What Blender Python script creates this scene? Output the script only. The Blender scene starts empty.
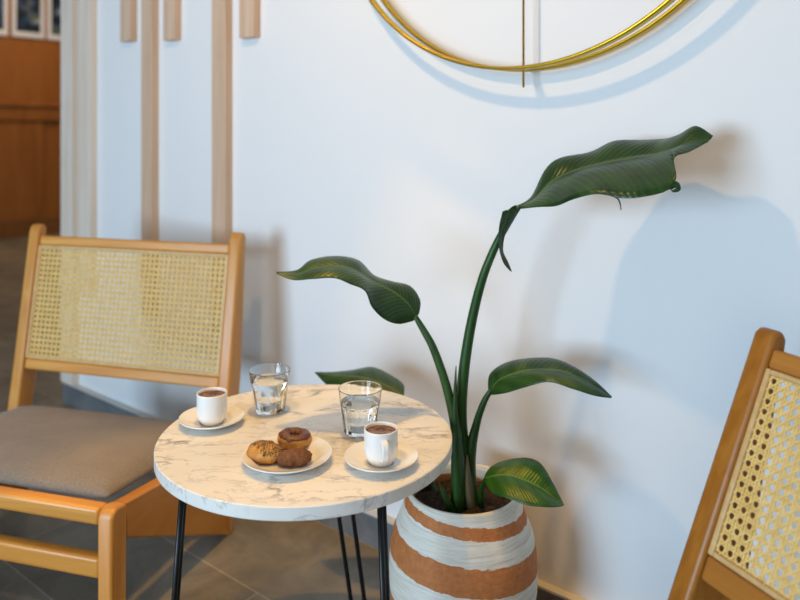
import bpy, bmesh, math, random
from mathutils import Vector, Matrix, noise
random.seed(7)
S = bpy.context.scene
COL = S.collection
F, YH = 745.0, 130.0          # focal length in pixels, horizon row
CAMH = 1.0
# ------------------------------------------------------------------ camera
cam = bpy.data.cameras.new('camera'); camo = bpy.data.objects.new('camera', cam); COL.objects.link(camo)
camo.location = (0, 0, CAMH); camo.rotation_euler = (math.pi/2, 0, 0)
cam.sensor_width = 36; cam.lens = F/800*36; cam.shift_y = -(300-YH)/800
cam.clip_start = 0.02
cam.dof.use_dof = True; cam.dof.focus_distance = 1.22; cam.dof.aperture_fstop = 2.6
S.camera = camo
# wall aligned axes: a runs along the wall to the right, q runs into the wall
AX = Vector((0.7778, -0.6285, 0)); QX = Vector((0.6285, 0.7778, 0))
ANG = math.atan2(-0.6285, 0.7778)
def W(a, q, z=0.0): return AX*a + QX*q + Vector((0, 0, z))
def P(px, py, D): return Vector(((px-400)/F*D, D, CAMH-(py-YH)/F*D))
# ------------------------------------------------------------------ world, lights, exposure
S.view_settings.view_transform = 'Standard'; S.view_settings.look = 'None'
S.view_settings.gamma = 1; S.view_settings.use_curve_mapping = False
S.view_settings.exposure = 0.0
wd = bpy.data.worlds.new('world'); S.world = wd; wd.use_nodes = True
wd.node_tree.nodes['Background'].inputs[0].default_value = (0.55, 0.72, 1, 1)
wd.node_tree.nodes['Background'].inputs[1].default_value = 0.6
def area(name, loc, target, sx, sy, col, power, spread=None):
    l = bpy.data.lights.new(name, 'AREA'); l.shape = 'RECTANGLE'; l.size = sx; l.size_y = sy
    l.color = col; l.energy = power
    if spread: l.spread = spread
    o = bpy.data.objects.new(name, l); COL.objects.link(o); o.location = loc
    o.rotation_euler = (Vector(target)-Vector(loc)).to_track_quat('-Z', 'Y').to_euler()
    return o
def spot(name, loc, target, col, power, size, radius, blend=0.4):
    l = bpy.data.lights.new(name, 'SPOT'); l.color = col; l.energy = power
    l.spot_size = size; l.spot_blend = blend; l.shadow_soft_size = radius
    o = bpy.data.objects.new(name, l); COL.objects.link(o); o.location = loc
    o.rotation_euler = (Vector(target)-Vector(loc)).to_track_quat('-Z', 'Y').to_euler()
    return o
wc = W(-1.3, -2.88, 1.0)
area('window_daylight', wc, wc+QX, 1.6, 1.3, (0.53, 0.76, 1.0), 132)
wf = W(1.2, -2.88, 1.1)
area('added_fill_right', wf, wf+QX, 1.6, 1.4, (1.0, 0.94, 0.84), 20)  # added fill light behind the camera, brightens the wall
spot('ceiling_spotlight', (-0.47, 0.98, 1.93), (-0.20, 1.45, 0.75), (1.0, 0.62, 0.26), 25, math.radians(165), 0.03, 0.5)
spot('ceiling_downlight', (-0.20, 1.35, 2.60), (-0.19, 1.36, 0.0), (1.0, 0.54, 0.07), 98, math.radians(31), 0.035, 0.3)
spot('ceiling_downlight_left', (-1.12, 1.45, 2.68), (-1.0, 1.50, 0.3), (1.0, 0.54, 0.14), 90, math.radians(27), 0.035, 0.7)
area('counter_lamp', W(-5.8, 3.0, 2.6), W(-6.2, 3.2, 0), 1.5, 1.5, (1.0, 0.75, 0.5), 26)

# ------------------------------------------------------------------ materials
def mat(name, col=(.8,.8,.8), rough=.5, metal=0, trans=0, ior=1.45, spec=None, coat=0):
    m = bpy.data.materials.new(name); m.use_nodes = True
    b = m.node_tree.nodes['Principled BSDF']
    b.inputs['Base Color'].default_value = (*col, 1); b.inputs['Roughness'].default_value = rough
    b.inputs['Metallic'].default_value = metal; b.inputs['Transmission Weight'].default_value = trans
    b.inputs['IOR'].default_value = ior
    if spec is not None: b.inputs['Specular IOR Level'].default_value = spec
    if coat: b.inputs['Coat Weight'].default_value = coat; b.inputs['Coat Roughness'].default_value = .2
    return m
def nd(m, t, **kw):
    n = m.node_tree.nodes.new(t)
    for k, v in kw.items(): setattr(n, k, v)
    return n
def lk(m, a, b): m.node_tree.links.new(a, b)
def bsdf(m): return m.node_tree.nodes['Principled BSDF']
def ramp(m, stops, interp='LINEAR'):
    r = nd(m, 'ShaderNodeValToRGB'); r.color_ramp.interpolation = interp
    e = r.color_ramp.elements
    while len(e) < len(stops): e.new(0.5)
    for i, (p, c) in enumerate(stops):
        e[i].position = p; e[i].color = (*c, 1) if len(c) == 3 else c
    return r
def coords(m, scale=(1,1,1), rot=(0,0,0), kind='Object'):
    tc = nd(m, 'ShaderNodeTexCoord'); mp = nd(m, 'ShaderNodeMapping')
    mp.inputs['Scale'].default_value = scale; mp.inputs['Rotation'].default_value = rot
    lk(m, tc.outputs[kind], mp.inputs['Vector']); return mp.outputs['Vector']
def noisetex(m, vec, scale, detail=4, rough=.5, dist=0):
    n = nd(m, 'ShaderNodeTexNoise'); n.inputs['Scale'].default_value = scale
    n.inputs['Detail'].default_value = detail; n.inputs['Roughness'].default_value = rough
    n.inputs['Distortion'].default_value = dist
    lk(m, vec, n.inputs['Vector']); return n
def bump(m, fac, strength=.2, dist=.002):
    b = nd(m, 'ShaderNodeBump'); b.inputs['Strength'].default_value = strength; b.inputs['Distance'].default_value = dist
    lk(m, fac, b.inputs['Height']); lk(m, b.outputs['Normal'], bsdf(m).inputs['Normal']); return b
def wood(name, c1, c2, c3, scale=(18, 18, 1.6), rough=.38, coat=.25, rot=(0,0,0)):
    m = mat(name, c2, rough, coat=coat)
    v = coords(m, scale, rot)
    n = noisetex(m, v, 1.6, 6, .6, .8)
    r = ramp(m, [(.3, c1), (.52, c2), (.72, c3)]); lk(m, n.outputs['Fac'], r.inputs['Fac'])
    lk(m, r.outputs['Color'], bsdf(m).inputs['Base Color'])
    n2 = noisetex(m, v, 9, 3, .6); bump(m, n2.outputs['Fac'], .08, .001)
    return m
M = {}
M['wall'] = mat('wall_paint', (.80, .79, .775), .75)
n = noisetex(M['wall'], coords(M['wall']), 160, 3); bump(M['wall'], n.outputs['Fac'], .06, .001)
M['ceiling'] = mat('ceiling_paint', (.38, .37, .36), .8)
M['beech_x'] = wood('beech_along_width', (.54,.21,.030), (.62,.27,.045), (.70,.34,.075), (1.6, 20, 20), coat=.1)
M['beech_z'] = wood('beech_upright', (.50,.20,.032), (.58,.25,.045), (.66,.32,.075), (20, 20, 1.6), coat=.1)
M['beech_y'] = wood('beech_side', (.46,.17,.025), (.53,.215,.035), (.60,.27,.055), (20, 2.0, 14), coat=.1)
M['brown_x'] = wood('brown_wood_along_width', (.36,.135,.020), (.42,.165,.026), (.48,.20,.038), (1.6, 20, 20), coat=.08)
M['brown_z'] = wood('brown_wood_upright', (.29,.100,.010), (.37,.135,.014), (.43,.17,.024), (26, 26, 2.0), coat=0)
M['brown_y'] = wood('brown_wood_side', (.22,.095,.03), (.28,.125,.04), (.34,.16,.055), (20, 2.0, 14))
M['cane'] = wood('woven_cane', (.72,.45,.12), (.82,.55,.18), (.90,.66,.27), (60, 60, 60), .55, 0)
M['spline'] = wood('cane_spline', (.56,.34,.13), (.64,.41,.17), (.70,.48,.22), (30, 30, 30), .5, .1)
M['slat'] = wood('pale_batten', (.56,.37,.24), (.64,.44,.30), (.70,.51,.36), (30, 30, 1.5), .6, 0)
M['slat_window_lit'] = wood('window_lit_batten', (.70,.56,.44), (.76,.64,.52), (.80,.70,.60), (30, 30, 1.5), .6, 0)  # same battens, window reflection near the corner put into a paler colour
M['counter'] = wood('counter_wood', (.27,.085,.010), (.34,.11,.014), (.40,.14,.022), (5, 5, .7), .45, .1)
M['counter_dark'] = wood('counter_dark_wood', (.19,.065,.010), (.23,.08,.013), (.27,.10,.018), (5, 5, .7), .5, 0)
# fabric
m = M['fabric'] = mat('taupe_fabric', (.19,.16,.135), .9)
v = coords(m); n = noisetex(m, v, 420, 3, .7); n2 = noisetex(m, v, 14, 4)
r = ramp(m, [(.3, (.15,.12,.09)), (.7, (.30,.245,.185))]); lk(m, n.outputs['Fac'], r.inputs['Fac'])
mx = nd(m, 'ShaderNodeMixRGB', blend_type='MULTIPLY'); mx.inputs[0].default_value = .5
r2 = ramp(m, [(.35, (.75,.75,.76)), (.65, (1,1,1))]); lk(m, n2.outputs['Fac'], r2.inputs['Fac'])
lk(m, r.outputs['Color'], mx.inputs[1]); lk(m, r2.outputs['Color'], mx.inputs[2]); lk(m, mx.outputs['Color'], bsdf(m).inputs['Base Color'])
bump(m, n.outputs['Fac'], .5, .001); bsdf(m).inputs['Sheen Weight'].default_value = .25
# marble
m = M['marble'] = mat('marble_laminate', (.8,.78,.74), .32)
v = coords(m, (1, 2.6, 1), (0, 0, .12))
def veins(scale, dist, lo, detail=8):
    n = noisetex(m, v, scale, detail, .62, dist)
    s = nd(m, 'ShaderNodeMath', operation='SUBTRACT'); s.inputs[1].default_value = .5; lk(m, n.outputs['Fac'], s.inputs[0])
    a = nd(m, 'ShaderNodeMath', operation='ABSOLUTE'); lk(m, s.outputs[0], a.inputs[0])
    r = ramp(m, [(0, (1,1,1)), (lo, (0,0,0))]); lk(m, a.outputs[0], r.inputs['Fac']); return r.outputs['Color']
v1 = veins(4.5, .5, .03); v2 = veins(9.0, .4, .016)
msk = noisetex(m, v, 6, 3); mr = ramp(m, [(.46, (0,0,0)), (.66, (1,1,1))]); lk(m, msk.outputs['Fac'], mr.inputs['Fac'])
mu = nd(m, 'ShaderNodeMixRGB', blend_type='MULTIPLY'); mu.inputs[0].default_value = 1; lk(m, v1, mu.inputs[1]); lk(m, mr.outputs['Color'], mu.inputs[2])
mu2 = nd(m, 'ShaderNodeMixRGB', blend_type='MULTIPLY'); mu2.inputs[0].default_value = 1; mu2.inputs[2].default_value = (.45,.45,.45,1); lk(m, v2, mu2.inputs[1])
ad = nd(m, 'ShaderNodeMixRGB', blend_type='ADD'); ad.inputs[0].default_value = 1; lk(m, mu.outputs['Color'], ad.inputs[1]); lk(m, mu2.outputs['Color'], ad.inputs[2])
cl = noisetex(m, v, 3, 4); cr = ramp(m, [(.35, (.74,.70,.63)), (.65, (.85,.81,.74))]); lk(m, cl.outputs['Fac'], cr.inputs['Fac'])
fm = nd(m, 'ShaderNodeMixRGB'); lk(m, ad.outputs['Color'], fm.inputs[0]); lk(m, cr.outputs['Color'], fm.inputs[1]); fm.inputs[2].default_value = (.28,.26,.25,1)
lk(m, fm.outputs['Color'], bsdf(m).inputs['Base Color'])
M['black'] = mat('black_metal', (.012,.012,.013), .35, .3)
M['brass'] = mat('brass', (.55,.36,.03), .32, 1)
M['ceramic'] = mat('white_ceramic', (.82,.81,.78), .18, coat=.3)
M['glass'] = mat('clear_glass', (.98,1,1), .02, trans=1, ior=1.46)
M['water'] = mat('water', (.97,.99,1), .0, trans=1, ior=1.33)
m = M['coffee'] = mat('coffee', (.10,.04,.012), .25)
n = noisetex(m, coords(m), 130, 5, .6); r = ramp(m, [(.40, (.07,.025,.006)), (.62, (.28,.12,.035))]); lk(m, n.outputs['Fac'], r.inputs['Fac']); lk(m, r.outputs['Color'], bsdf(m).inputs['Base Color'])
# floor tiles
m = M['floor'] = mat('floor_tiles', (.1,.1,.1), .5)
v = coords(m)
br = nd(m, 'ShaderNodeTexBrick'); mp = nd(m, 'ShaderNodeMapping'); lk(m, v, mp.inputs['Vector'])
mp.inputs['Location'].default_value = (1.25, -1.058+.29*8, 0); lk(m, mp.outputs[0], br.inputs['Vector'])
br.inputs['Scale'].default_value = 1; br.inputs['Brick Width'].default_value = .60; br.inputs['Row Height'].default_value = .29
br.inputs['Mortar Size'].default_value = .0022; br.inputs['Mortar Smooth'].default_value = .1
br.inputs['Color1'].default_value = (.80,.80,.80,1); br.inputs['Color2'].default_value = (1.1,1.1,1.1,1); br.inputs['Mortar'].default_value = (1.5,1.5,1.5,1)
n = noisetex(m, coords(m, (2,2,2), (0,0,.3)), 3.2, 9, .68, .5)
r = ramp(m, [(.3, (.13,.112,.085)), (.55, (.235,.20,.148)), (.75, (.33,.285,.21))]); lk(m, n.outputs['Fac'], r.inputs['Fac'])
mx = nd(m, 'ShaderNodeMixRGB', blend_type='MULTIPLY'); mx.inputs[0].default_value = 1
lk(m, r.outputs['Color'], mx.inputs[1]); lk(m, br.outputs['Color'], mx.inputs[2]); lk(m, mx.outputs['Color'], bsdf(m).inputs['Base Color'])
bump(m, n.outputs['Fac'], .15, .003)
m = M['skirting'] = mat('grey_stone_skirting', (.16,.16,.165), .45)
n = noisetex(m, coords(m), 9, 8, .65); r = ramp(m, [(.3, (.11,.11,.115)), (.7, (.21,.205,.20))]); lk(m, n.outputs['Fac'], r.inputs['Fac']); lk(m, r.outputs['Color'], bsdf(m).inputs['Base Color'])
M['skirt_top'] = mat('skirting_top', (.60,.56,.50), .6)
# pot
m = M['pot'] = mat('painted_terracotta', (.7,.65,.6), .7)
tc = nd(m, 'ShaderNodeTexCoord'); sp = nd(m, 'ShaderNodeSeparateXYZ'); lk(m, tc.outputs['Object'], sp.inputs[0])
mm = nd(m, 'ShaderNodeMath', operation='MULTIPLY_ADD'); lk(m, sp.outputs['X'], mm.inputs[0]); mm.inputs[1].default_value = .10; lk(m, sp.outputs['Z'], mm.inputs[2])
nn = noisetex(m, coords(m, (1,1,3)), 60, 4, .7)
m3 = nd(m, 'ShaderNodeMath', operation='MULTIPLY_ADD'); lk(m, nn.outputs['Fac'], m3.inputs[0]); m3.inputs[1].default_value = .010; lk(m, mm.outputs[0], m3.inputs[2])
dv = nd(m, 'ShaderNodeMath', operation='DIVIDE'); lk(m, m3.outputs[0], dv.inputs[0]); dv.inputs[1].default_value = .4
wh, tr = (0,0,0), (1,1,1); o_ = .0050/.4
rp = ramp(m, [(0, wh), (.075/.4+o_, tr), (.135/.4+o_, wh), (.203/.4+o_, tr), (.251/.4+o_, wh), (.290/.4+o_, tr), (.309/.4+o_, wh)], 'CONSTANT')
lk(m, dv.outputs[0], rp.inputs['Fac'])
st = noisetex(m, coords(m, (3,3,60)), 3.5, 6, .7); sp2 = noisetex(m, coords(m), 90, 6, .75)
cw = ramp(m, [(.30, (.56,.50,.38)), (.5, (.78,.72,.61)), (.7, (.87,.83,.75))]); lk(m, st.outputs['Fac'], cw.inputs['Fac'])
ct = ramp(m, [(.3, (.42,.13,.035)), (.7, (.62,.22,.062))]); lk(m, sp2.outputs['Fac'], ct.inputs['Fac'])
fm = nd(m, 'ShaderNodeMixRGB'); lk(m, rp.outputs['Color'], fm.inputs[0]); lk(m, cw.outputs['Color'], fm.inputs[1]); lk(m, ct.outputs['Color'], fm.inputs[2])
lk(m, fm.outputs['Color'], bsdf(m).inputs['Base Color']); bump(m, st.outputs['Fac'], .5, .003)
m = M['soil'] = mat('potting_soil', (.03,.02,.012), .95)
n = noisetex(m, coords(m), 90, 6, .8); r = ramp(m, [(.4, (.012,.008,.005)), (.62, (.09,.045,.022)), (.75, (.22,.12,.06))]); lk(m, n.outputs['Fac'], r.inputs['Fac']); lk(m, r.outputs['Color'], bsdf(m).inputs['Base Color']); bump(m, n.outputs['Fac'], 1, .01)
# leaf: side veins run from midrib outward
def leafmat(name, dark, mid, rib):
    m = mat(name, mid, .36, spec=.5)
    tc = nd(m, 'ShaderNodeTexCoord'); sp = nd(m, 'ShaderNodeSeparateXYZ'); lk(m, tc.outputs['UV'], sp.inputs[0])
    ab0 = nd(m, 'ShaderNodeMath', operation='SUBTRACT'); lk(m, sp.outputs['Y'], ab0.inputs[0]); ab0.inputs[1].default_value = .5
    ab = nd(m, 'ShaderNodeMath', operation='ABSOLUTE'); lk(m, ab0.outputs[0], ab.inputs[0])
    ph = nd(m, 'ShaderNodeMath', operation='MULTIPLY_ADD'); lk(m, ab.outputs[0], ph.inputs[0]); ph.inputs[1].default_value = -.30; lk(m, sp.outputs['X'], ph.inputs[2])
    wv = nd(m, 'ShaderNodeMath', operation='MULTIPLY'); lk(m, ph.outputs[0], wv.inputs[0]); wv.inputs[1].default_value = 200
    sn = nd(m, 'ShaderNodeMath', operation='SINE'); lk(m, wv.outputs[0], sn.inputs[0])
    wv2 = nd(m, 'ShaderNodeMath', operation='MULTIPLY'); lk(m, ph.outputs[0], wv2.inputs[0]); wv2.inputs[1].default_value = 43
    sn2 = nd(m, 'ShaderNodeMath', operation='SINE'); lk(m, wv2.outputs[0], sn2.inputs[0])
    sm = nd(m, 'ShaderNodeMath', operation='MULTIPLY_ADD'); lk(m, sn2.outputs[0], sm.inputs[0]); sm.inputs[1].default_value = 1.6; lk(m, sn.outputs[0], sm.inputs[2])
    n = noisetex(m, coords(m), 22, 4, .6)
    ad = nd(m, 'ShaderNodeMath', operation='MULTIPLY_ADD'); lk(m, sm.outputs[0], ad.inputs[0]); ad.inputs[1].default_value = .05; lk(m, n.outputs['Fac'], ad.inputs[2])
    r = ramp(m, [(.3, dark), (.72, mid)]); lk(m, ad.outputs[0], r.inputs['Fac'])
    rr = ramp(m, [(0, (1,1,1)), (.020, (.8,.8,.8)), (.032, (0,0,0))]); lk(m, ab.outputs[0], rr.inputs['Fac'])
    mx = nd(m, 'ShaderNodeMixRGB'); lk(m, rr.outputs['Color'], mx.inputs[0]); lk(m, r.outputs['Color'], mx.inputs[1]); mx.inputs[2].default_value = (*rib, 1)
    lk(m, mx.outputs['Color'], bsdf(m).inputs['Base Color'])
    bump(m, sm.outputs[0], .25, .0007)
    bsdf(m).inputs['Subsurface Weight'].default_value = 0
    return m
M['leaf'] = leafmat('leaf_green', (.007,.032,.004), (.024,.070,.009), (.07,.13,.03))
M['leaf_light'] = leafmat('leaf_fresh_green', (.010,.055,.002), (.03,.105,.006), (.09,.20,.025))
m = M['stem'] = mat('stem_green', (.03,.10,.02), .42)
n = noisetex(m, coords(m, (30,30,3)), 3, 5, .6); r = ramp(m, [(.3, (.006,.034,.004)), (.7, (.022,.085,.010))]); lk(m, n.outputs['Fac'], r.inputs['Fac']); lk(m, r.outputs['Color'], bsdf(m).inputs['Base Color'])
M['sheath'] = mat('brown_sheath', (.10,.075,.03), .6)
# pastries
def speck(name, stops, sc, rough=.6, bs=.4):
    m = mat(name, stops[0][1], rough); n = noisetex(m, coords(m), sc, 6, .7); r = ramp(m, stops); lk(m, n.outputs['Fac'], r.inputs['Fac'])
    lk(m, r.outputs['Color'], bsdf(m).inputs['Base Color']); bump(m, n.outputs['Fac'], bs, .003); return m
M['dough'] = speck('golden_dough', [(.3, (.38,.14,.02)), (.7, (.66,.34,.08))], 60)
M['choc'] = speck('chocolate_glaze', [(.35, (.07,.02,.006)), (.7, (.22,.075,.022))], 120, .35)
M['cocoa'] = speck('cocoa_biscuit', [(.3, (.10,.035,.010)), (.7, (.26,.10,.032))], 140, .75, .9)
M['seed'] = speck('seeds', [(.4, (.05,.02,.008)), (.62, (.45,.27,.09))], 200)

# ------------------------------------------------------------------ mesh helpers
def finish(name, bm, m, parent=None, bevel=0, smooth=True, seg=2, subsurf=0, solid=0):
    me = bpy.data.meshes.new(name); bmesh.ops.recalc_face_normals(bm, faces=bm.faces[:]) if solid == 0 else None
    bm.to_mesh(me); bm.free()
    o = bpy.data.objects.new(name, me); COL.objects.link(o); me.materials.append(m)
    for p in me.polygons: p.use_smooth = smooth
    if solid:
        s = o.modifiers.new('solid', 'SOLIDIFY'); s.thickness = solid; s.offset = 0
    if bevel:
        b = o.modifiers.new('bevel', 'BEVEL'); b.width = bevel; b.segments = seg; b.limit_method = 'ANGLE'; b.angle_limit = .6
        b.harden_normals = False
        me.set_sharp_from_angle(angle=.6)
    if subsurf:
        s = o.modifiers.new('sub', 'SUBSURF'); s.levels = subsurf; s.render_levels = subsurf
    if parent: o.parent = parent
    return o
def empty(name, loc=(0,0,0), rz=0):
    o = bpy.data.objects.new(name, None); COL.objects.link(o); o.location = loc; o.rotation_euler = (0,0,rz); o.empty_display_size = .05; return o
def tag(o, label, cat, group=None, kind=None):
    o['label'] = label; o['category'] = cat
    if group: o['group'] = group
    if kind: o['kind'] = kind
    return o
def box(bm, lo, hi, mx=None):
    vs = [bm.verts.new(Vector((x, y, z))) for x in (lo[0], hi[0]) for y in (lo[1], hi[1]) for z in (lo[2], hi[2])]
    if mx is not None:
        for v in vs: v.co = mx @ v.co
    for f in ((0,1,3,2), (4,6,7,5), (0,4,5,1), (2,3,7,6), (0,2,6,4), (1,5,7,3)): bm.faces.new([vs[i] for i in f])
def prism(bm, poly, x0, x1):
    a = [bm.verts.new((x0, t, z)) for t, z in poly]; b = [bm.verts.new((x1, t, z)) for t, z in poly]
    bm.faces.new(a); bm.faces.new(b[::-1]); n = len(poly)
    for i in range(n): bm.faces.new((a[i], b[i], b[(i+1) % n], a[(i+1) % n]))
def lathe(bm, prof, n=64, closed=False, rf=None):
    rings = []
    for k, (r, z) in enumerate(prof):
        if r < 1e-6: rings.append([bm.verts.new((0, 0, z))]); continue
        rings.append([bm.verts.new(((rf(k, i/n*2*math.pi, r) if rf else r)*math.cos(i/n*2*math.pi), (rf(k, i/n*2*math.pi, r) if rf else r)*math.sin(i/n*2*math.pi), z)) for i in range(n)])
    pairs = list(zip(rings, rings[1:])) + ([(rings[-1], rings[0])] if closed else [])
    for A, B in pairs:
        for i in range(n):
            j = (i+1) % n
            if len(A) == 1 and len(B) == 1: continue
            if len(A) == 1: bm.faces.new((A[0], B[i], B[j]))
            elif len(B) == 1: bm.faces.new((A[i], A[j], B[0]))
            else: bm.faces.new((A[i], A[j], B[j], B[i]))
def catmull(pts, n):
    out = []; m = len(pts)-1
    for k in range(n+1):
        t = k/n*m; i = min(int(t), m-1); f = t-i
        g = lambda j: pts[max(0, min(m, j))]
        a, b, c, d = g(i-1), g(i), g(i+1), g(i+2)
        out.append(tuple(.5*((2*b[q])+(c[q]-a[q])*f+(2*a[q]-5*b[q]+4*c[q]-d[q])*f*f+(3*b[q]-a[q]-3*c[q]+d[q])*f**3) for q in range(len(b))))
    return out
def tube(bm, pts, rad, n=12, closed=False, cap=True):
    pts = [Vector(p) for p in pts]; N = len(pts); rings = []
    up = None
    for i, p in enumerate(pts):
        if closed: t = pts[(i+1) % N]-pts[i-1]
        else: t = pts[min(i+1, N-1)]-pts[max(i-1, 0)]
        t.normalize()
        if up is None:
            up = Vector((0,0,1)) if abs(t.z) < .9 else Vector((1,0,0))
        s = t.cross(up).normalized(); up = s.cross(t).normalized()
        r = rad[i] if isinstance(rad, (list, tuple)) else rad
        rings.append([bm.verts.new(p+(s*math.cos(a)+up*math.sin(a))*r) for a in [k/n*2*math.pi for k in range(n)]])
    prs = list(zip(rings, rings[1:])) + ([(rings[-1], rings[0])] if closed else [])
    for A, B in prs:
        for k in range(n): bm.faces.new((A[k], A[(k+1) % n], B[(k+1) % n], B[k]))
    if cap and not closed: bm.faces.new(rings[0][::-1]); bm.faces.new(rings[-1])
def wallmat():
    return Matrix(((AX.x, QX.x, 0, 0), (AX.y, QX.y, 0, 0), (0, 0, 1, 0), (0, 0, 0, 1)))
WM = wallmat()
def struct(name, boxes, m, bevel=0):
    bm = bmesh.new()
    for lo, hi in boxes: box(bm, lo, hi)
    o = finish(name, bm, m, None, bevel, smooth=False); o.rotation_euler = (0, 0, ANG); o['kind'] = 'structure'; return o

# ------------------------------------------------------------------ room shell (in wall coordinates a, q, z)
QW = 1.369; A0, A1, AF = -2.685, 2.6, -7.2; QF, QB = -3.0, 6.0; ZC = 2.75
struct('floor', [((AF-.1, QF-.1, -.05), (A1+.1, QB+.1, 0))], M['floor'])
struct('ceiling', [((AF-.1, QF-.1, ZC), (A1+.1, QB+.1, ZC+.05))], M['ceiling'])
struct('wall_back', [((A0, QW, 0), (A1+.1, QW+.14, ZC))], M['wall'])
struct('wall_right', [((A1, QF-.1, 0), (A1+.1, QW, ZC))], M['wall'])
struct('wall_passage', [((AF, QB, 0), (A1+.1, QB+.1, ZC))], M['wall'])
wa, wb, wz0, wz1 = -2.5, -.1, .3, 2.2
w2a, w2b = .25, 2.15
struct('wall_front', [((AF, QF-.1, 0), (wa, QF, ZC)), ((wb, QF-.1, 0), (w2a, QF, ZC)), ((w2b, QF-.1, 0), (A1, QF, ZC)), ((w2a, QF-.1, 0), (w2b, QF, wz0)), ((w2a, QF-.1, wz1), (w2b, QF, ZC)), ((wa, QF-.1, 0), (wb, QF, wz0)), ((wa, QF-.1, wz1), (wb, QF, ZC))], M['wall'])
M['frame_white'] = mat('white_frame_paint', (.8,.8,.8), .4)
wn = struct('window_1', [((wa, QF-.08, wz0), (wa+.05, QF-.02, wz1)), ((wb-.05, QF-.08, wz0), (wb, QF-.02, wz1)), ((wa, QF-.08, wz0), (wb, QF-.02, wz0+.05)), ((wa, QF-.08, wz1-.05), (wb, QF-.02, wz1)), (((wa+wb)/2-.02, QF-.08, wz0), ((wa+wb)/2+.02, QF-.02, wz1))], M['frame_white'])
bm = bmesh.new(); box(bm, (wa+.05, QF-.053, wz0+.05), (wb-.05, QF-.047, wz1-.05)); finish('window_pane', bm, M['glass'], wn, smooth=False)
wn = struct('added_unseen_window', [((w2a, QF-.08, wz0), (w2a+.05, QF-.02, wz1)), ((w2b-.05, QF-.08, wz0), (w2b, QF-.02, wz1)), ((w2a, QF-.08, wz0), (w2b, QF-.02, wz0+.05)), ((w2a, QF-.08, wz1-.05), (w2b, QF-.02, wz1))], M['frame_white'])  # unseen window, added to go with the right fill light
bm = bmesh.new(); box(bm, (w2a+.05, QF-.053, wz0+.05), (w2b-.05, QF-.047, wz1-.05)); finish('window_pane', bm, M['glass'], wn, smooth=False)
# skirting of the photographed wall: grey face with a pale top edge
sk = struct('baseboard_back', [((A0-.0, 1.349, 0), (A1, QW, .073))], M['skirting'], .001)
bm = bmesh.new(); box(bm, (A0, 1.349, .073), (A1, QW, .078)); finish('top_edge', bm, M['skirt_top'], sk, smooth=False)
# far wood panelled wall
struct('wall_far', [((AF-.1, QF, 0), (AF, QB, ZC))], M['counter'])
struct('trim_1', [((AF, 1.6, 1.09), (AF+.05, QB, 1.22)), ((AF, 1.6, 1.22), (AF+.075, QB, 1.26))], M['counter'], .006)
struct('trim_2', [((AF, 1.6, 0), (AF+.07, QB, .10)), ((AF, 1.6, .10), (AF+.05, QB, .16))], M['counter_dark'], .006)
struct('trim_3', [((AF, 1.6, .16), (AF+.025, 3.42, 1.09))], M['counter'], .004)

# ------------------------------------------------------------------ battens on the wall
def aq_for_x(px, q):           # wall coordinate a where the image column px meets the plane q
    k = (px-400)/F            # X = k*D ; X = AX.x*a+QX.x*q ; D = AX.y*a+QX.y*q
    return (k*QX.y*q - QX.x*q)/(AX.x - k*AX.y)
SL = .027
batt = [  # front-left px, front-right px, bottom z, label
    (60, 72, .079, 'pale wooden batten on the wall end corner, running down to the skirting', 1),
    (78, 90, .42, 'long pale wooden batten, second from the wall end corner', 0),
    (120, 130, 1.293, 'short pale wooden batten between the corner pair and the first lone long batten', 0),
    (141, 151.5, .406, 'long pale wooden batten between the two leftmost short battens', 0),
    (163, 174, 1.278, 'short pale wooden batten between the two lone long battens', 0),
    (211.5, 225, .41, 'long pale wooden batten directly above the right post of the cane chair', 0),
    (239, 253, 1.257, 'short pale wooden batten nearest the brass hoops, rightmost of the battens', 0)]
for x0, x1, z0, lab, corner in batt:
    a0, a1 = aq_for_x(x0, QW-SL), aq_for_x(x1, QW-SL)
    if corner: a0 = A0
    bm = bmesh.new(); box(bm, (0, 0, 0), (a1-a0, SL, 2.4-z0))
    o = finish('wooden_batten', bm, M['slat_window_lit'] if x0 < 100 else M['slat'], None, .0015, smooth=False)
    o.location = W(a0, QW-SL, z0); o.rotation_euler = (0, 0, ANG)
    tag(o, lab, 'batten', 'pale wooden battens on the white wall')

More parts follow.
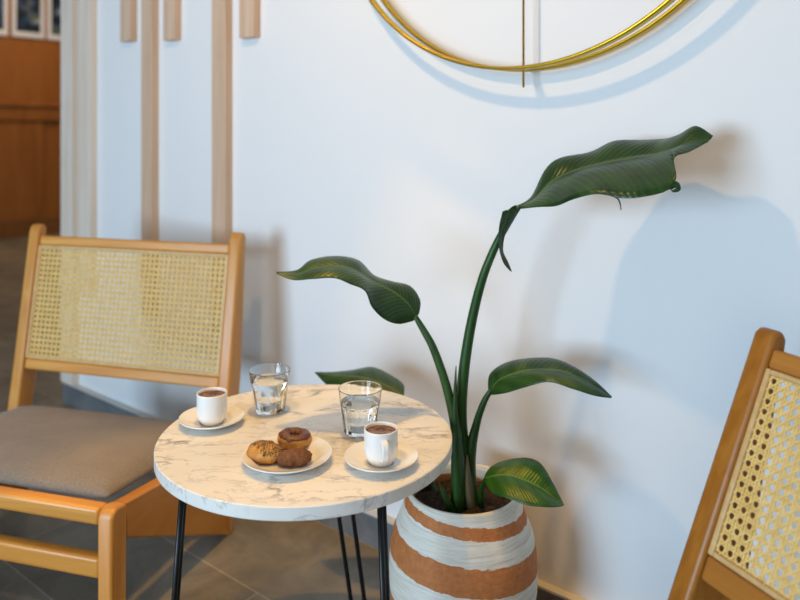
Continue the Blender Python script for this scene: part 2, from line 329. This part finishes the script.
# ------------------------------------------------------------------ framed photos on the far wall
def far_q(px):                 # q where column px meets plane a = AF
    k = (px-400)/F; a = AF+.03
    return (AX.x*a - k*AX.y*a)/(k*QX.y - QX.x)
def picmat(name, seed, c):
    m = mat(name, c[0], .3); mp = coords(m, (1,1,1)); n = nd(m, 'ShaderNodeTexNoise', noise_dimensions='4D'); lk(m, mp, n.inputs['Vector'])
    n.inputs['W'].default_value = seed; n.inputs['Scale'].default_value = 9; n.inputs['Detail'].default_value = 3
    r = ramp(m, [(.38, c[0]), (.48, c[1]), (.56, c[2]), (.64, c[3])], 'CONSTANT'); lk(m, n.outputs['Fac'], r.inputs['Fac']); lk(m, r.outputs['Color'], bsdf(m).inputs['Base Color']); return m
for i, (x0, x1, lab) in enumerate([(-26, 8, 'white framed photo on the wood wall, leftmost and cut by the picture edge'),
        (12.5, 44.5, 'white framed photo on the wood wall, the middle one of three'),
        (48, 80, 'white framed photo on the wood wall, nearest the white wall corner')]):
    qa, qb = sorted((far_q(x0), far_q(x1)))
    w = qb-qa; e = empty('framed_photo', W(AF+.001, qa, 1.875), ANG)
    zt = .62
    bm = bmesh.new()
    box(bm, (0, 0, 0), (.03, .035, zt)); box(bm, (0, w-.035, 0), (.03, w, zt)); box(bm, (0, .0355, 0), (.03, w-.0355, .05)); box(bm, (0, .0355, zt-.04), (.03, w-.0355, zt))
    finish('frame', bm, M['frame_white'], e, .003, smooth=False)
    bm = bmesh.new(); box(bm, (0, .035, .05), (.018, w-.035, zt-.04))
    finish('picture', bm, picmat('picture_%d' % i, i*3.3, [(.015,.02,.02), (.03,.07,.16), (.10,.12,.09), (.35,.40,.44)]), e, smooth=False)
    tag(e, lab, 'picture', 'framed photos on the wood wall')

# ------------------------------------------------------------------ chairs
def make_cane(name, w, h, m, parent, mx, p=.0138):
    """woven cane with open octagonal holes; local x across, y up; mx maps (x, y, depth)"""
    bm = bmesh.new()
    def strip(a, b, wd, dz, th=.0005):
        a, b = Vector((*a, 0)), Vector((*b, 0)); d = (b-a); L = d.length
        if L < .002: return
        d.normalize(); s = Vector((-d.y, d.x, 0))*wd/2
        vs = []
        for q in (a, b):
            for k in (-1, 1):
                for z in (dz-th, dz+th): vs.append(bm.verts.new(mx @ Vector((q.x+k*s.x, q.y+k*s.y, z))))
        for f in ((0,1,3,2), (4,6,7,5), (0,4,5,1), (2,3,7,6), (0,2,6,4), (1,5,7,3)): bm.faces.new([vs[i] for i in f])
    nx, ny = round(w/p), round(h/p); px, py = w/nx, h/ny
    for i in range(nx+1):
        for o in (-1, 1):
            x = i*px+o*.0019
            if 0 <= x <= w: strip((x, 0), (x, h), .0025, .0002*o)
    for j in range(ny+1):
        for o in (-1, 1):
            y = j*py+o*.0019
            if 0 <= y <= h: strip((0, y), (w, y), .0025, .0011+.0002*o)
    def clip(x0, y0, dx, dy):
        lo, hi = -1e9, 1e9
        for c, d, L in ((x0, dx, w), (y0, dy, h)):
            t0, t1 = -c/d, (L-c)/d
            if t0 > t1: t0, t1 = t1, t0
            lo, hi = max(lo, t0), min(hi, t1)
        return (lo, hi) if hi > lo else None
    for s in (1, -1):
        for k in range(-ny-1, nx+ny+2):
            x0 = (k+.5)*px
            c = clip(x0, 0, px, s*py) if s > 0 else clip(x0, 0, px, -py)
            if c: strip((x0+c[0]*px, s*c[0]*py), (x0+c[1]*px, s*c[1]*py), .0021, -.0012*s)
    return finish(name, bm, m, parent, smooth=False)
def make_chair(loc, rz, B, woods, label, group):
    mx_, mz_, my_ = woods
    root = empty('cane_lounge_chair', loc, rz)
    Wd = .65; T = .033; h = Wd/2
    tb, zb, tt, zt = B['tb'], B['zb'], B['tt'], B['zt']
    for s in (-1, 1):
        x0, x1 = (h-T, h) if s > 0 else (-h, -h+T)
        bm = bmesh.new(); prism(bm, [(0, 0), (0, .264), (.008, .277), (.022, .281), (.047, .276), (.047, 0)], x0, x1)
        finish('front_leg', bm, mz_, root, .006, seg=3)
        bm = bmesh.new(); prism(bm, [(.0475, .2755), (tb-.0255, .2285), (tb-.002, 0.008), (tb-.02, .012), (.0475, .206)], x0+.002, x1-.002)
        finish('side_panel', bm, my_, root, .004, seg=2)
        u = Vector((tt-tb, zt-zb)).normalized()
        bm = bmesh.new(); r = .013
        prism(bm, [(tb-.0015, 0), (tb-.025, .23), (tb, zb), (tt-.004, zt-.014), (tt+.001, zt-.003), (tt+.010, zt+.003), (tt+.022, zt+.001), (tt+.029, zt-.010), (tb+B.get('rw', .062), zb), (.478, .2), (.473, 0)], x0, x1)
        finish('back_post', bm, mz_, root, .007, seg=3)
    g = h-T-.0005
    bm = bmesh.new(); box(bm, (-g, .004, .246), (g, .036, .279)); finish('front_rail', bm, mx_, root, .007, seg=3)
    bm = bmesh.new(); box(bm, (-g, .006, .143), (g, .034, .183)); finish('stretcher', bm, mx_, root, .007, seg=3)
    bm = bmesh.new(); box(bm, (-g, .39, .16), (g, .415, .20)); finish('rear_rail', bm, mx_, root, .004)
    # seat cushion, raked back
    bm = bmesh.new(); n1, n2 = 24, 20; grid = {}
    L = B.get('tc', .455); t0 = .034
    def edge(s): return 1-abs(2*s-1)**7
    for side in (1, -1):
        for i in range(n1+1):
            for j in range(n2+1):
                s, t = i/n1, j/n2
                e = min(1, edge(s))*min(1, edge(t)); e = max(e, 0)**.5
                x = (-g-.002)+(2*g+.004)*s; y = t0+(L-t0)*t
                base = .266+(.236-.266)*t
                z = base+.018 + (.026*e+.006*math.sin(math.pi*s)*math.sin(math.pi*t) if side > 0 else -.020*e)
                if (i in (0, n1) or j in (0, n2)) and side < 0: grid[(side, i, j)] = grid[(1, i, j)]
                else: grid[(side, i, j)] = bm.verts.new((x, y, z))
        for i in range(n1):
            for j in range(n2):
                q = [grid[(side, i, j)], grid[(side, i+1, j)], grid[(side, i+1, j+1)], grid[(side, i, j+1)]]
                bm.faces.new(q)
    finish('seat_cushion', bm, M['fabric'], root, subsurf=1)
    # back: frame in its own plane (x, r up the recline, depth)
    d = Vector((0, tt-tb, zt-zb)).normalized(); nrm = Vector((0, d.z, -d.y))   # nrm points backwards
    def bmx(z, dep):                  # origin on the front line at height z
        t = tb+(tt-tb)*(z-zb)/(zt-zb)
        o = Vector((0, t, z))+nrm*dep
        return Matrix(((1, d.x, nrm.x, o.x), (0, d.y, nrm.y, o.y), (0, d.z, nrm.z, o.z), (0, 0, 0, 1)))
    cz = math.hypot(tt-tb, zt-zb)/(zt-zb)
    rl = lambda z0, z1: (z1-z0)*cz
    bm = bmesh.new(); m4 = bmx(B['rt0'], .006); box(bm, (-g, 0, 0), (g, rl(B['rt0'], B['rt1']), .022), m4); finish('top_rail', bm, mx_, root, .005, seg=3)
    bm = bmesh.new(); m4 = bmx(B['rb0'], .006); box(bm, (-g, 0, 0), (g, rl(B['rb0'], B['rb1']), .022), m4); finish('bottom_rail', bm, mx_, root, .005, seg=3)
    H = rl(B['rb1'], B['rt0'])
    fw = .008
    mcan = bmx(B['rb1'], .0095) @ Matrix.Translation((-g+fw, fw, 0))
    cp = make_cane('cane_panel', 2*g-2*fw, H-2*fw, M['cane'], root, mcan)
    bm = bmesh.new(); m4 = bmx(B['rb1'], .005)
    for lo, hi in (((-g, .0005, 0), (-g+fw, H-.0005, .010)), ((g-fw, .0005, 0), (g, H-.0005, .010)), ((-g+fw, .0005, 0), (g-fw, fw, .010)), ((-g+fw, H-fw, 0), (g-fw, H-.0005, .010))):
        box(bm, lo, hi, m4)
    finish('cane_spline', bm, M['spline'], cp, .002, smooth=False)
    tag(root, label, 'chair', group); return root
B1 = dict(tb=.45, zb=.37, tt=.512, zt=.735, rt0=.684, rt1=.709, rb0=.358, rb1=.386)
make_chair((-0.8557, 1.4909, 0), math.atan2(-.251, .968)-math.radians(1.2), B1, (M['beech_x'], M['beech_z'], M['beech_y']),
           'light wood chair with cane back and grey seat cushion, left of the marble table', 'low cane backed chairs')
B2 = dict(tb=.443, zb=.3755, tt=.603, zt=.720, rt0=.680, rt1=.705, rb0=.421, rb1=.450, rw=.11)
make_chair((.0717, .513, 0), math.atan2(-.919, .395), B2, (M['brown_x'], M['brown_z'], M['brown_y']),
           'darker brown wood chair with reclined cane back, cut by the right picture edge', 'low cane backed chairs')

# ------------------------------------------------------------------ table
TC = Vector((-.1638, 1.308, 0)); TR = .255; TZ = .467
tab = empty('marble_side_table', TC)
bm = bmesh.new(); lathe(bm, [(0, TZ), (TR-.0015, TZ), (TR, TZ-.0015), (TR, TZ-.0195), (TR-.0015, TZ-.021), (0, TZ-.021)], 128)
o = finish('tabletop', bm, M['marble'], tab, smooth=True); o.data.set_sharp_from_angle(angle=.5)
def hairpin(top, foot, gdir, g0, g1):
    top, foot, gd = Vector(top)-TC, Vector(foot)-TC, Vector(gdir).normalized()
    r = .0046
    a0, b0 = top+gd*g0/2, top-gd*g0/2; a1, b1 = foot+gd*g1/2, foot-gd*g1/2
    pts = [a0, a0.lerp(a1, .5), a1+Vector((0,0,g1/2+r))]
    for k in range(1, 8):
        an = math.pi*k/8
        pts.append(foot+gd*math.cos(an)*g1/2+Vector((0,0,g1/2+r-math.sin(an)*g1/2)))
    pts += [b1+Vector((0,0,g1/2+r)), b0.lerp(b1, .5), b0]
    bm = bmesh.new(); tube(bm, pts, r, 12)
    lg = finish('hairpin_leg', bm, M['black'], tab)
    bm = bmesh.new(); c = (a0+b0)/2; ang = math.atan2(gd.y, gd.x)
    box(bm, (-g0/2-.015, -.018, -.003), (g0/2+.015, .018, 0), Matrix.Translation((c.x, c.y, TZ-.021)) @ Matrix.Rotation(ang, 4, 'Z'))
    finish('mounting_plate', bm, M['black'], lg, smooth=False)
hairpin((-.358, 1.245, TZ-.0225), (-.3835, 1.215, 0), (.30-.42, 1.2, 0), .030, .030)
hairpin((-.030, 1.17, TZ-.0225), (-.012, 1.125, 0), (.13, 1, 0), .034, .034)
hairpin((-.135, 1.49, TZ-.0225), (-.0885, 1.555, 0), (1, .15, 0), .030, .028)
tag(tab, 'small round marble topped table with black hairpin legs between the two chairs', 'table')

# ------------------------------------------------------------------ crockery
def saucer(name, c, r, h, label, cat, group=None, well=.5):
    bm = bmesh.new()
    lathe(bm, [(0, .0035), (r*well, .0035), (r*well+.004, .0055), (r*.80, h*.72), (r*.985, h-.0008), (r, h), (r*.995, h-.0022), (r*.80, h*.72-.003), (r*well+.003, .0018), (r*well-.001, 0), (r*well-.006, .0), (0, .001)], 96)
    o = finish(name, bm, M['ceramic']); o.location = (c[0], c[1], TZ+.0003); tag(o, label, cat, group); return o
c1 = (-.3407, 1.350); c2 = (-.0303, 1.188); pl = (-.181, 1.195)
saucer('saucer', c1, .058, .0155, 'white saucer under the espresso cup nearest the left chair', 'saucer', 'saucers under the espresso cups')
saucer('saucer', c2, .059, .0155, 'white saucer under the right espresso cup, near the table front', 'saucer', 'saucers under the espresso cups')
saucer('dessert_plate', pl, .072, .0165, 'white round plate holding three small pastries at the table front', 'plate', None, .62)
def cup(c, r, h, hang, label):
    e = empty('espresso_cup', (c[0], c[1], TZ+.0041))
    bm = bmesh.new()
    lathe(bm, [(0, .003), (r*.62, .003), (r*.66, 0), (r*.74, 0), (r*.78, .004), (r*.93, .010), (r*.985, .017), (r, .026), (r*1.0, h-.002), (r*.985, h), (r*.94, h), (r*.915, h-.002), (r*.91, .020), (r*.80, .011), (0, .007)], 64)
    finish('cup_body', bm, M['ceramic'], e)
    bm = bmesh.new(); lathe(bm, [(0, h-.0058), (r*.89, h-.0058), (r*.905, h-.0052), (r*.905, h-.0068), (0, h-.0068)], 48); finish('coffee', bm, M['coffee'], e)
    # handle : flat band loop
    bm = bmesh.new(); pts = []
    for k in range(15):
        an = -math.pi*.5+math.pi*k/14
        pts.append((r*.96+.0135*math.cos(an)**.6 if abs(math.cos(an)) > 1e-3 else r*.96, h*.54+.0145*math.sin(an)))
    rings = []
    for i, (x, z) in enumerate(pts):
        p, q = pts[max(i-1, 0)], pts[min(i+1, 14)]; t = Vector((q[0]-p[0], q[1]-p[1])).normalized(); nn = Vector((t.y, -t.x))*.0016
        rings.append([bm.verts.new((x+nn.x*a, b*.0048, z+nn.y*a)) for a, b in ((1,1), (1,-1), (-1,-1), (-1,1))])
    for A, Bq in zip(rings, rings[1:]):
        for k in range(4): bm.faces.new((A[k], A[(k+1) % 4], Bq[(k+1) % 4], Bq[k]))
    bm.faces.new(rings[0]); bm.faces.new(rings[-1][::-1])
    hd = finish('handle', bm, M['ceramic'], e, .001); hd.rotation_euler = (0, 0, hang)
    tag(e, label, 'cup', 'espresso cups')
cup(c1, .0272, .054, math.radians(70), 'white espresso cup of coffee nearest the left chair, handle turned away')
cup(c2, .0270, .054, math.radians(-78), 'white espresso cup of coffee at the right, handle facing the viewer')
def glass(c, lvl, rot, label):
    e = empty('water_glass', (c[0], c[1], TZ+.0004), rot); H = .079
    prof = [(0, .0015), (.0215, .0015), (.0255, 0), (.0275, .002), (.0285, .007), (.0300, .020), (.0322, .036), (.0335, .046), (.0345, .050), (.0362, .058), (.0380, H-.0040), (.0384, H-.0018), (.0386, H-.0006), (.0382, H), (.0378, H-.0006), (.0376, H-.0018), (.0371, H-.0040), (.0352, .058), (.0335, .050), (.0312, .036), (.0284, .020), (.0266, .009), (.0200, .0070), (0, .0065)]
    fac = [0, .3, .6, .9, 1, 1, 1, .8, .35, 0, 0, 0, 0, 0, 0, 0, 0, 0, 0, 0, 0, 0, 0, 0, 0, 0, 0]
    def rf(k, an, r):
        s = math.pi*2/9; a = (an % s)-s/2
        flat = r*math.cos(s/2)/math.cos(a)*1.03
        return r*(1-fac[k])+flat*fac[k]
    bm = bmesh.new(); lathe(bm, prof, 90, rf=rf); tm = finish('tumbler', bm, M['glass'], e); tm.data.set_sharp_from_angle(angle=.55)
    inner = [(.0200, .0070), (.0266, .009), (.0284, .020), (.0312, .036), (.0335, .050), (.0352, .058), (.0375, H-.0006)]
    wp = [(0, .0067)]
    for (r0, z0), (r1, z1) in zip(inner, inner[1:]):
        if z0 < lvl:
            wp.append((r0-.00015, z0))
            if z1 >= lvl: wp.append((r0+(r1-r0)*(lvl-z0)/(z1-z0)-.00015, lvl))
    wp.append((0, lvl-.0004))
    bm = bmesh.new(); lathe(bm, wp, 64); finish('water', bm, M['water'], e)
    tag(e, label, 'glass', 'water glasses')
glass((-.2470, 1.412), .061, 0.2, 'faceted glass of water at the table back, beside the left espresso cup')
glass((-.0700, 1.312), .055, 0.5, 'faceted glass of water right behind the right espresso cup')

# ------------------------------------------------------------------ pastries
PZ = TZ+.0041
def blob(rx, ry, rz, fn, sub=4):
    bm = bmesh.new(); bmesh.ops.create_icosphere(bm, subdivisions=sub, radius=1)
    for v in bm.verts:
        d = v.co.normalized(); k = fn(d); v.co = Vector((d.x*rx*k, d.y*ry*k, d.z*rz*k))
    return bm
def fl(bm, z):
    for v in bm.verts:
        if v.co.z < z: v.co.z = z
# ring biscuit with chocolate glaze
e = empty('glazed_ring_biscuit', (-.177, 1.247, PZ+.0025), .2); e.rotation_euler = (.09, 0.05, .2)
def torus(R, r, zs, a0, a1, off=0, n=48, m_=20, wob=.0):
    bm = bmesh.new(); rings = []
    full = abs(a1-a0-2*math.pi) < 1e-6
    for i in range(n):
        u = i/n*2*math.pi; ring = []
        for j in range(m_ if full else m_+1):
            v = a0+(a1-a0)*j/m_; rr = r+off+wob*noise.noise(Vector((math.cos(u)*3, math.sin(u)*3, v)))
            if not full and j in (0, m_): rr = r-.0004; v += .55*noise.noise(Vector((math.cos(u)*4, math.sin(u)*4, j)))
            ring.append(bm.verts.new(((R+rr*math.cos(v))*math.cos(u), (R+rr*math.cos(v))*math.sin(u)*.86, r+rr*math.sin(v)*zs)))
        rings.append(ring)
    for i in range(n):
        A, Bq = rings[i], rings[(i+1) % n]; mm_ = len(A)
        for j in range(mm_ if full else mm_-1): bm.faces.new((A[j], Bq[j], Bq[(j+1) % mm_], A[(j+1) % mm_]))
    return bm
finish('biscuit_ring', torus(.0178, .0108, .95, 0, 2*math.pi, wob=.001), M['dough'], e)
finish('chocolate_glaze', torus(.0178, .0108, .95,   .62, 2.75, .0009, wob=.0014), M['choc'], e)
tag(e, 'golden ring shaped biscuit topped with dark chocolate glaze, rearmost on the plate', 'pastry', 'pastries on the white plate')
# cocoa biscuit
bm = blob(.027, .018, .0145, lambda d: 1+.10*noise.noise(d*2.0)+.09*noise.noise(d*5+Vector((3, 1, 0)))+.03*noise.noise(d*12)-.10*math.exp(-((d.x+.25+.3*d.y)/.12)**2))
fl(bm, -.010); o = finish('cocoa_biscuit', bm, M['cocoa']); o.location = (-.167, 1.180, PZ+.0103); o.rotation_euler = (0, 0, .15)
tag(o, 'rough dark brown cocoa biscuit at the front of the plate', 'pastry', 'pastries on the white plate')
# seeded roll: two lobes
e = empty('seeded_roll', (-.2165, 1.198, PZ)); e.rotation_euler = (0, 0, -.35)
def two(d):
    k = 1+.07*noise.noise(d*2.8+Vector((4, 0, 0)))+.02*noise.noise(d*9)
    k -= .30*math.exp(-((math.atan2(d.y, d.x)-1.1)/.28)**2)*(1-abs(d.z)*.3)
    k -= .16*math.exp(-((d.x-.35*d.y+.1)/.10)**2)*max(d.z, 0)
    return k
bm = blob(.032, .0262, .0155, two); fl(bm, -.010)
pts = [v.co.copy() for v in bm.verts if v.co.z > .004]
rb = finish('roll', bm, M['dough'], e); rb.location.z = .0103
bm = bmesh.new(); random.shuffle(pts)
pts = [p*random.uniform(.99, 1.01)+Vector((random.uniform(-.0008, .0008), random.uniform(-.0008, .0008), 0)) for p in pts]
for p in pts[:380]:
    if p.x*.6+p.y < -.018: continue
    q = Vector((random.uniform(-1,1), random.uniform(-1,1), random.uniform(-.3,.3))).normalized()
    mt = Matrix.Translation(p*1.01) @ q.to_track_quat('X', 'Z').to_matrix().to_4x4() @ Matrix.Diagonal((.0026, .0012, .0011, 1))
    bmesh.ops.create_icosphere(bm, subdivisions=1, radius=1, matrix=mt)
sd = finish('seeds', bm, M['seed'], e); sd.location.z = .0103; sd['kind'] = 'stuff'
tag(e, 'golden roll sprinkled with seeds at the left of the plate', 'pastry', 'pastries on the white plate')

# ------------------------------------------------------------------ hoop sculpture on the wall
HC = dict(a=-.750, z=1.625, R=.502)
def band(bm, R, q, w=.020, t=.0072, n=160):
    rings = []
    for k in range(n):
        a = k/n*2*math.pi; c, s_ = math.cos(a), math.sin(a)
        prof = [(-t/2, -w/2+.002), (-t/2+.002, -w/2), (t/2-.002, -w/2), (t/2, -w/2+.002), (t/2, w/2-.002), (t/2-.002, w/2), (-t/2+.002, w/2), (-t/2, w/2-.002)]
        rings.append([bm.verts.new(((R+r)*c, q+d, HC['R']+(R+r)*s_)) for r, d in prof])
    for i in range(n):
        A, B = rings[i], rings[(i+1) % n]
        for j in range(8): bm.faces.new((A[j], A[(j+1) % 8], B[(j+1) % 8], B[j]))
def hoop_scene():
    a0 = HC['a']; R = HC['R']; z0 = HC['z']
    root = empty('brass_hoop_sculpture', W(a0, QW, z0-R), ANG)
    for q, rr in ((-.020, R), (-.070, R)):
        bm = bmesh.new()
        band(bm, rr, q)
        finish('hoop', bm, M['brass'], root)
    bm = bmesh.new(); tube(bm, [(0, -.045, -.037), (0, -.045, R), (0, -.045, 2*R+.03)], .0024, 8)
    finish('rod', bm, M['brass'], root)
    for x, z in ((0, 0), (0, 2*R)):
        bm = bmesh.new()
        box(bm, (x-.009, -.078, z-.0015), (x+.009, 0, z+.0015))
        finish('bracket', bm, M['brass'], root)
    tag(root, 'large round wall sculpture of two brass hoops with a thin vertical rod', 'wall decoration')
hoop_scene()

# ------------------------------------------------------------------ potted plant
PC = Vector((.118, 1.40, 0)); plant = empty('potted_plant', PC)
bm = bmesh.new()
lathe(bm, [(0, .0), (.080, 0), (.087, .006), (.104, .035), (.119, .070), (.131, .11), (.1375, .15), (.1388, .185), (.1365, .22), (.131, .25), (.1185, .28), (.1085, .305), (.1045, .318), (.104, .326), (.102, .330), (.0985, .329), (.096, .322), (.0955, .30), (.103, .26), (.118, .20), (.10, .05), (0, .02)], 96)
finish('pot', bm, M['pot'], plant)
bm = bmesh.new(); n = 40; rings = []
for k in range(13):
    r = .0958*k/12
    rings.append([bm.verts.new((r*math.cos(a), r*math.sin(a), .297+.012*noise.noise(Vector((r*math.cos(a)*45, r*math.sin(a)*45, 2)))*(1 if k < 12 else 0)+.010*(1-k/12))) for a in [i/n*2*math.pi for i in range(n)]] if k else [bm.verts.new((0,0,.307))])
for i in range(n): bm.faces.new((rings[0][0], rings[1][i], rings[1][(i+1) % n]))
for A, Bq in zip(rings[1:], rings[2:]):
    for i in range(n): bm.faces.new((A[i], Bq[i], Bq[(i+1) % n], A[(i+1) % n]))
finish('soil', bm, M['soil'], plant)
def stem(pts, name='stem', m='stem', n=40):
    c = catmull([(*(P(x, y, D)-PC), w/2/F*D) for x, y, D, w in pts], n)
    bm = bmesh.new(); tube(bm, [p[:3] for p in c], [p[3] for p in c], 12); return finish(name, bm, M[m], plant)
def leaf(st, m='leaf', fold=.0, n=56, nc=9, name='leaf'):
    """st: list of (upper edge, midrib, lower edge), each (px, py, depth) of the leaf where it stands"""
    up = catmull([tuple(P(*s[0])-PC) for s in st], n); md = catmull([tuple(P(*s[1])-PC) for s in st], n); lo = catmull([tuple(P(*s[2])-PC) for s in st], n)
    bm = bmesh.new(); uvl = bm.loops.layers.uv.new('UVMap'); rows = []
    for k in range(n+1):
        u, m_, l = Vector(up[k]), Vector(md[k]), Vector(lo[k]); row = []
        nor = (u-m_).cross(l-m_)
        for j in range(-nc, nc+1):
            e = u if j < 0 else l; f = abs(j)/nc
            p = m_.lerp(e, f)
            bow = math.sin(math.pi*f)*(e-m_).length*.09
            p = p+Vector((0, -.35, 1)).normalized()*bow
            row.append((bm.verts.new(p), k/n, .5+.5*j/nc))
        rows.append(row)
    for A, Bq in zip(rows, rows[1:]):
        for j in range(len(A)-1):
            q = [A[j], A[j+1], Bq[j+1], Bq[j]]
            try: f = bm.faces.new([w[0] for w in q])
            except ValueError: continue
            for lp, w in zip(f.loops, q): lp[uvl].uv = (w[1], w[2])
    return finish(name, bm, M[m], plant, solid=.0009)
# stems: image column, row, depth, width in px
stem([(470, 520, 1.395, 15), (466, 470, 1.395, 14), (461, 420, 1.395, 12), (464, 370, 1.39, 11), (472, 320, 1.385, 10), (483, 277, 1.37, 9), (497, 243, 1.36, 8), (510, 220, 1.345, 7), (519, 207, 1.335, 5)])
stem([(462, 520, 1.38, 14), (459, 465, 1.375, 12), (455, 425, 1.375, 10), (446, 385, 1.38, 9), (434, 350, 1.385, 8), (424, 331, 1.39, 7), (415, 316, 1.395, 5)])
stem([(477, 520, 1.41, 13), (470, 480, 1.40, 13), (471, 450, 1.39, 11), (477, 422, 1.385, 8), (484, 402, 1.38, 6.5), (491, 390, 1.375, 5)])
stem([(484, 514, 1.40, 6), (481, 500, 1.37, 5), (482, 488, 1.35, 5), (486, 478, 1.335, 4)])
stem([(447, 522, 1.42, 8), (430, 480, 1.46, 7), (413, 430, 1.52, 6), (404, 400, 1.56, 4)])
for pts in ([(452, 512, 1.36, 8), (447, 500, 1.355, 7), (441, 487, 1.35, 3), (439, 482, 1.35, 1)],
            [(458, 512, 1.37, 14), (456, 450, 1.37, 10), (455, 405, 1.372, 5), (456, 366, 1.375, 1)]):
    stem(pts, 'leaf_sheath', 'stem')
stem([(472, 516, 1.365, 9), (468, 480, 1.372, 7), (467, 455, 1.378, 2)], 'leaf_sheath', 'sheath')
def dd(st, dm, du, dl):      # attach depths: midrib list, upper and lower offsets
    out = []
    for k, (u, m_, l) in enumerate(st):
        f = math.sin(math.pi*min(1, max(0, (k+.15)/(len(st)-.7))))
        D = dm[0]+(dm[1]-dm[0])*k/(len(st)-1)
        out.append(((*u, D+du*f), (*m_, D), (*l, D+dl*f)))
    return out
leaf(dd([((516,206),(518,207),(520,209)), ((531,197),(534,199),(538,207)), ((545,170),(551,182),(556,206)), ((560,158),(569,173),(574,199)),
         ((590,152),(591,166),(597,194)), ((614,141),(614,161),(622,198)), ((642,140),(637,157),(641,197)), ((660,139),(653,155),(666,191)),
         ((669,138),(662,153),(676,178)), ((680,134),(674,149),(674,158)), ((696,126),(689,143),(689,152)), ((713,136),(711,139),(708,142))], (1.345, 1.20), .055, -.13))
bm = None
leaf(dd([((419,314),(416,318),(413,321)), ((420,300),(410,306),(398,324)), ((410,286),(397,294),(384,319)), ((391,281),(382,286),(372,307)),
         ((374,275),(368,279),(365,291)), ((358,260),(354,270),(350,284)), ((335,256),(336,266),(334,278)), ((311,260),(312,269),(312,279)),
         ((297,270),(296,274),(293,280)), ((277,272),(276,273),(277,274))], (1.395, 1.34), .05, -.05))
leaf(dd([((488,388),(490,392),(492,395)), ((490,374),(498,381),(506,393)), ((503,364),(513,374),(526,387)), ((522,359),(533,370),(549,382)),
         ((550,358),(560,371),(573,389)), ((571,365),(582,379),(592,395)), ((594,380),(599,389),(602,397)), ((612,397),(612,397),(611,398))], (1.375, 1.26), .05, -.05))
leaf(dd([((485,475),(485,478),(485,482)), ((492,466),(494,476),(492,493)), ((507,460),(508,475),(509,499)), ((527,458),(524,480),(527,505)),
         ((541,464),(540,488),(545,507)), ((553,483),(553,497),(556,507)), ((564,505),(564,505),(563,506))], (1.335, 1.27), .04, -.05), 'leaf_light')
leaf(dd([((404,394),(403,399),(401,401)), ((403,384),(396,391),(390,402)), ((389,374),(380,383),(372,399)), ((372,367),(364,378),(356,396)),
         ((352,370),(347,376),(341,392)), ((332,372),(331,375),(327,385)), ((315,372),(315,373),(316,374))], (1.57, 1.66), .05, -.03))
# torn strip hanging at the base of the tall leaf, curled lobe and thread at its lower rim
leaf([((516,205,1.33),(508,210,1.325),(502,212,1.32)), ((516,216,1.335),(508,214,1.325),(502,214,1.32)), ((506,232,1.345),(502,230,1.34),(499,228,1.335)),
      ((503,250,1.345),(501,248,1.34),(499,246,1.335)), ((508,262,1.345),(505,262,1.34),(503,262,1.338)), ((512,272,1.345),(511,271,1.344),(510,271,1.343))], name='leaf_strip', n=24, nc=3)
stem([(665, 189, 1.145, 2), (671, 187, 1.143, 5), (676, 184, 1.142, 6), (678, 189, 1.142, 5), (674, 191, 1.142, 3), (671, 190, 1.142, 1)], 'leaf_curl', 'stem', 20)
stem([(610, 195, 1.165, 1.5), (617, 198, 1.16, 1.8), (620, 203, 1.155, 1.4), (621, 210, 1.155, .9)], 'leaf_curl', 'stem', 12)
tag(plant, 'tall leafy green plant in a white and terracotta striped pot by the wall', 'potted plant')
